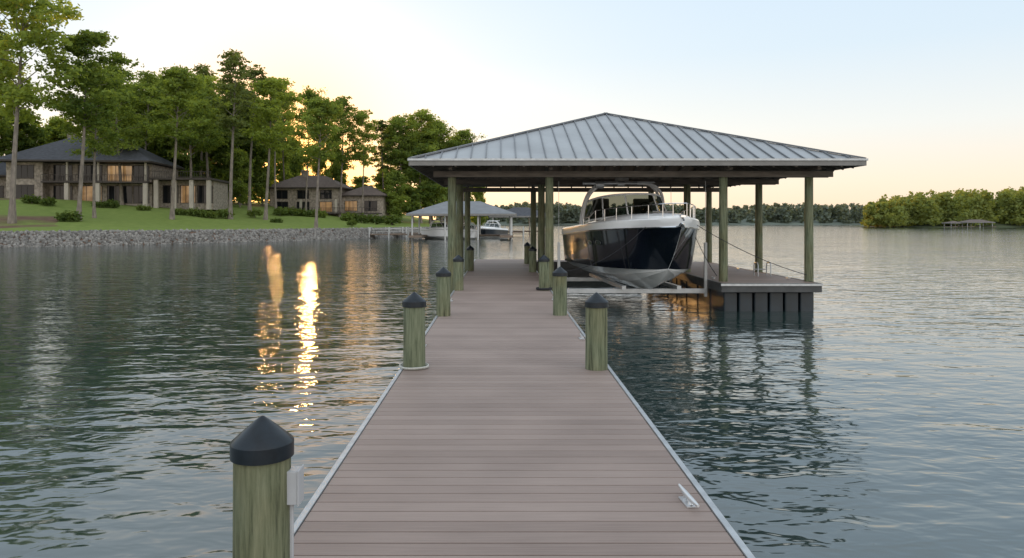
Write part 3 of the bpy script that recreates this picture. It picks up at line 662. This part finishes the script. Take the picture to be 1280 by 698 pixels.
    b=B(); ur=[.62,.52,.42,.33,.25,.17,.1,.05,.02]; 
    def rp(u,s,h): bb,c,kz,sz,cz=sec(u); return (s*(bb*.88),(u-.5)*L,sz+.05+h)
    hh=lambda u:.36 if u<.5 else .2
    top=[rp(u,-1,hh(u)) for u in ur]+[rp(u,1,hh(u)) for u in ur[::-1]]
    b.tube(top,.014,6)
    for u in ur[::1]:
        for s in (-1,1): b.tube([rp(u,s,0),rp(u,s,hh(u))],.010,6)
    b.obj('bow_rail',M['chrome'],e,smooth=True)
    if detail:
        for s in (-1,1):
            for u in (.36,.44,.52):
                b=B(); bb,c,kz,sz,cz=sec(u); z=sz-.58; n=14
                c0=[(s*(wd(u+.018*math.cos(t*2*math.pi/n),z+.05*math.sin(t*2*math.pi/n))+.03),(u-.5+.026*math.cos(t*2*math.pi/n))*L,z+.07*math.sin(t*2*math.pi/n)) for t in range(n)]
                b.tube(c0,.010,5,close=True); b.add(c0,[tuple(range(n))],1)
                b.obj('porthole',[M['chrome'],M['tint']],e)
        b=B(); b.box(-.32,.32,(.17-.5)*L,(.17-.5)*L+.6,2.30,2.37); b.obj('hatch',M['tint'],e,bevel=.02)
        b=B(); y=-.5*L; b.box(-.06,.06,y-.08,y+.6,2.18,2.23); b.beam((0,y-.10,2.10),(0,y+.05,2.17),.05,.04); b.obj('anchor',M['chrome'],e)
        for s in (-1,1):
            b=B(); x=s*.7; b.box(x-.28,x+.28,.9,1.45,1.95,2.3); b.box(x-.28,x+.28,1.4,1.55,2.2,2.85); b.obj('seat',M['seat'],e,bevel=.05)
        b=B(); b.tube([(.55,.55,2.5),(.55,.75,2.45)],.03,8); b.tube([(.55+.18*math.cos(t*.5236),.55+.02,2.52+.18*math.sin(t*.5236)) for t in range(12)],.015,6,close=True); b.obj('steering_wheel',M['frame'],e)
        b=B(); b.lathe([(.2,3.41),(.24,3.45),(.24,3.53),(.12,3.58)],18,(0,(.66-.5)*L)); b.obj('radar_dome',M['white'],e,smooth=True)
    return e
make_boat('motor_boat','black and white cabin motorboat raised on a lift, bow forward',loc=(4.25,22.9,.45),rot=math.radians(6))
rope((5.4,19.9,2.45),(8.75,20.55,1.0),.14,'dark mooring rope from boat bow to platform post',th=.010)
rope((5.3,20.0,2.4),(6.5,21.6,.9),.1,'dark mooring rope from boat bow to platform cleat',th=.010)
rope((3.9,19.3,2.37),(1.5,20.7,1.1),.35,'dark mooring rope from boat bow to dock post',th=.010)
# ------------------------------------------------------------ background boathouses & docks
def bgbh(px,d,w_,dep,ze_,rise,label,roof='roofgrey',trimm='whitep'):
    X=PX(px,d); e=thing('boathouse',label,'boathouse',(X,d,0),group='boathouses along the shore')
    hw=w_/2; b=B(); o_=.8; c=[(-hw-o_,-o_,ze_),(hw+o_,-o_,ze_),(hw+o_,dep+o_,ze_),(-hw-o_,dep+o_,ze_)]
    rl=max(0,hw+o_-(dep/2+o_)); A=(-rl,dep/2,ze_+rise); C=(rl+.01,dep/2,ze_+rise)
    b.add(c+[A,C],[(0,1,5,4),(1,2,5),(2,3,4,5),(3,0,4)])
    b.obj('roof',M[roof],e)
    b=B(); b.box(-hw-o_,hw+o_,-o_,dep+o_,ze_-.28,ze_-.01); b.obj('fascia',M['fascia'],e)
    n=max(2,int(w_/4)+1)
    for i in range(n):
        for y in (0,dep):
            x=-hw+w_*i/(n-1); b=B(); b.lathe([(.13,-1),(.12,ze_-.29)],10,(x,y)); b.obj('post',M[trimm],e,smooth=True)
    b=B(); b.box(-hw-.3,-hw+1.6,-2,dep,.35,.65); b.box(hw-1.6,hw+.3,-2,dep,.35,.65); b.box(-hw+1.61,hw-1.61,dep-1.5,dep,.35,.65); b.obj('decking',M['woodlight'],e)
    return e
bgbh(577,102,14,9,3.7,1.9,'grey-roofed boathouse on white posts over the water')
bgbh(652,150,12,9,3.8,1.9,'small dark-roofed boathouse further along the shore',roof='shingle')
bgbh(1225,318,11,6,2.5,1.2,'small brown-roofed dock shelter by the wooded shore',roof='shingleb')
bgbh(1196,322,5,5,2.2,.9,'small brown-roofed dock shelter by the wooded shore',roof='shingleb')
make_boat('motor_boat','white cabin boat moored under the grey-roofed boathouse',side='white',loc=(PX(550,103),106,-.2),rot=math.radians(35),scale=.9,group='boats moored along the shore',detail=False)
make_boat('motor_boat','white boat moored beside a dock near the channel',side='navy',loc=(PX(612,118),120,-.3),rot=math.radians(-30),scale=.9,group='boats moored along the shore',detail=False)
make_boat('motor_boat','white cabin boat moored under the grey-roofed boathouse',side='white',loc=(PX(585,103),106,-.3),rot=math.radians(5),scale=.8,group='boats moored along the shore',detail=False)
def sdock(px,d,L,rot,label):
    X=PX(px,d); e=thing('small_dock',label,'dock',(X,d,0),rot,group='small docks along the shore')
    b=B(); b.box(0,L,-.8,.8,.5,.68); b.obj('decking',M['woodlight'],e)
    n=int(L/3)
    for i in range(n+1):
        for y in (-.85,.85):
            b=B(); b.lathe([(.12,-1),(.11,1.7)],8,(L*i/n,y)); b.obj('post',M['whitep'],e)
    b=B(); b.box(.3,L-.3,.75,.8,1.4,1.48); b.box(.3,L-.3,.75,.8,1.0,1.05); b.obj('railing',M['whitep'],e)
    return e
sdock(462,112,12,.1,'short grey wooden dock with white posts'); sdock(440,116,9,.5,'short grey wooden dock with white posts'); sdock(500,125,14,0,'short grey wooden dock with white posts'); sdock(585,130,10,0,'short grey wooden dock with white posts')
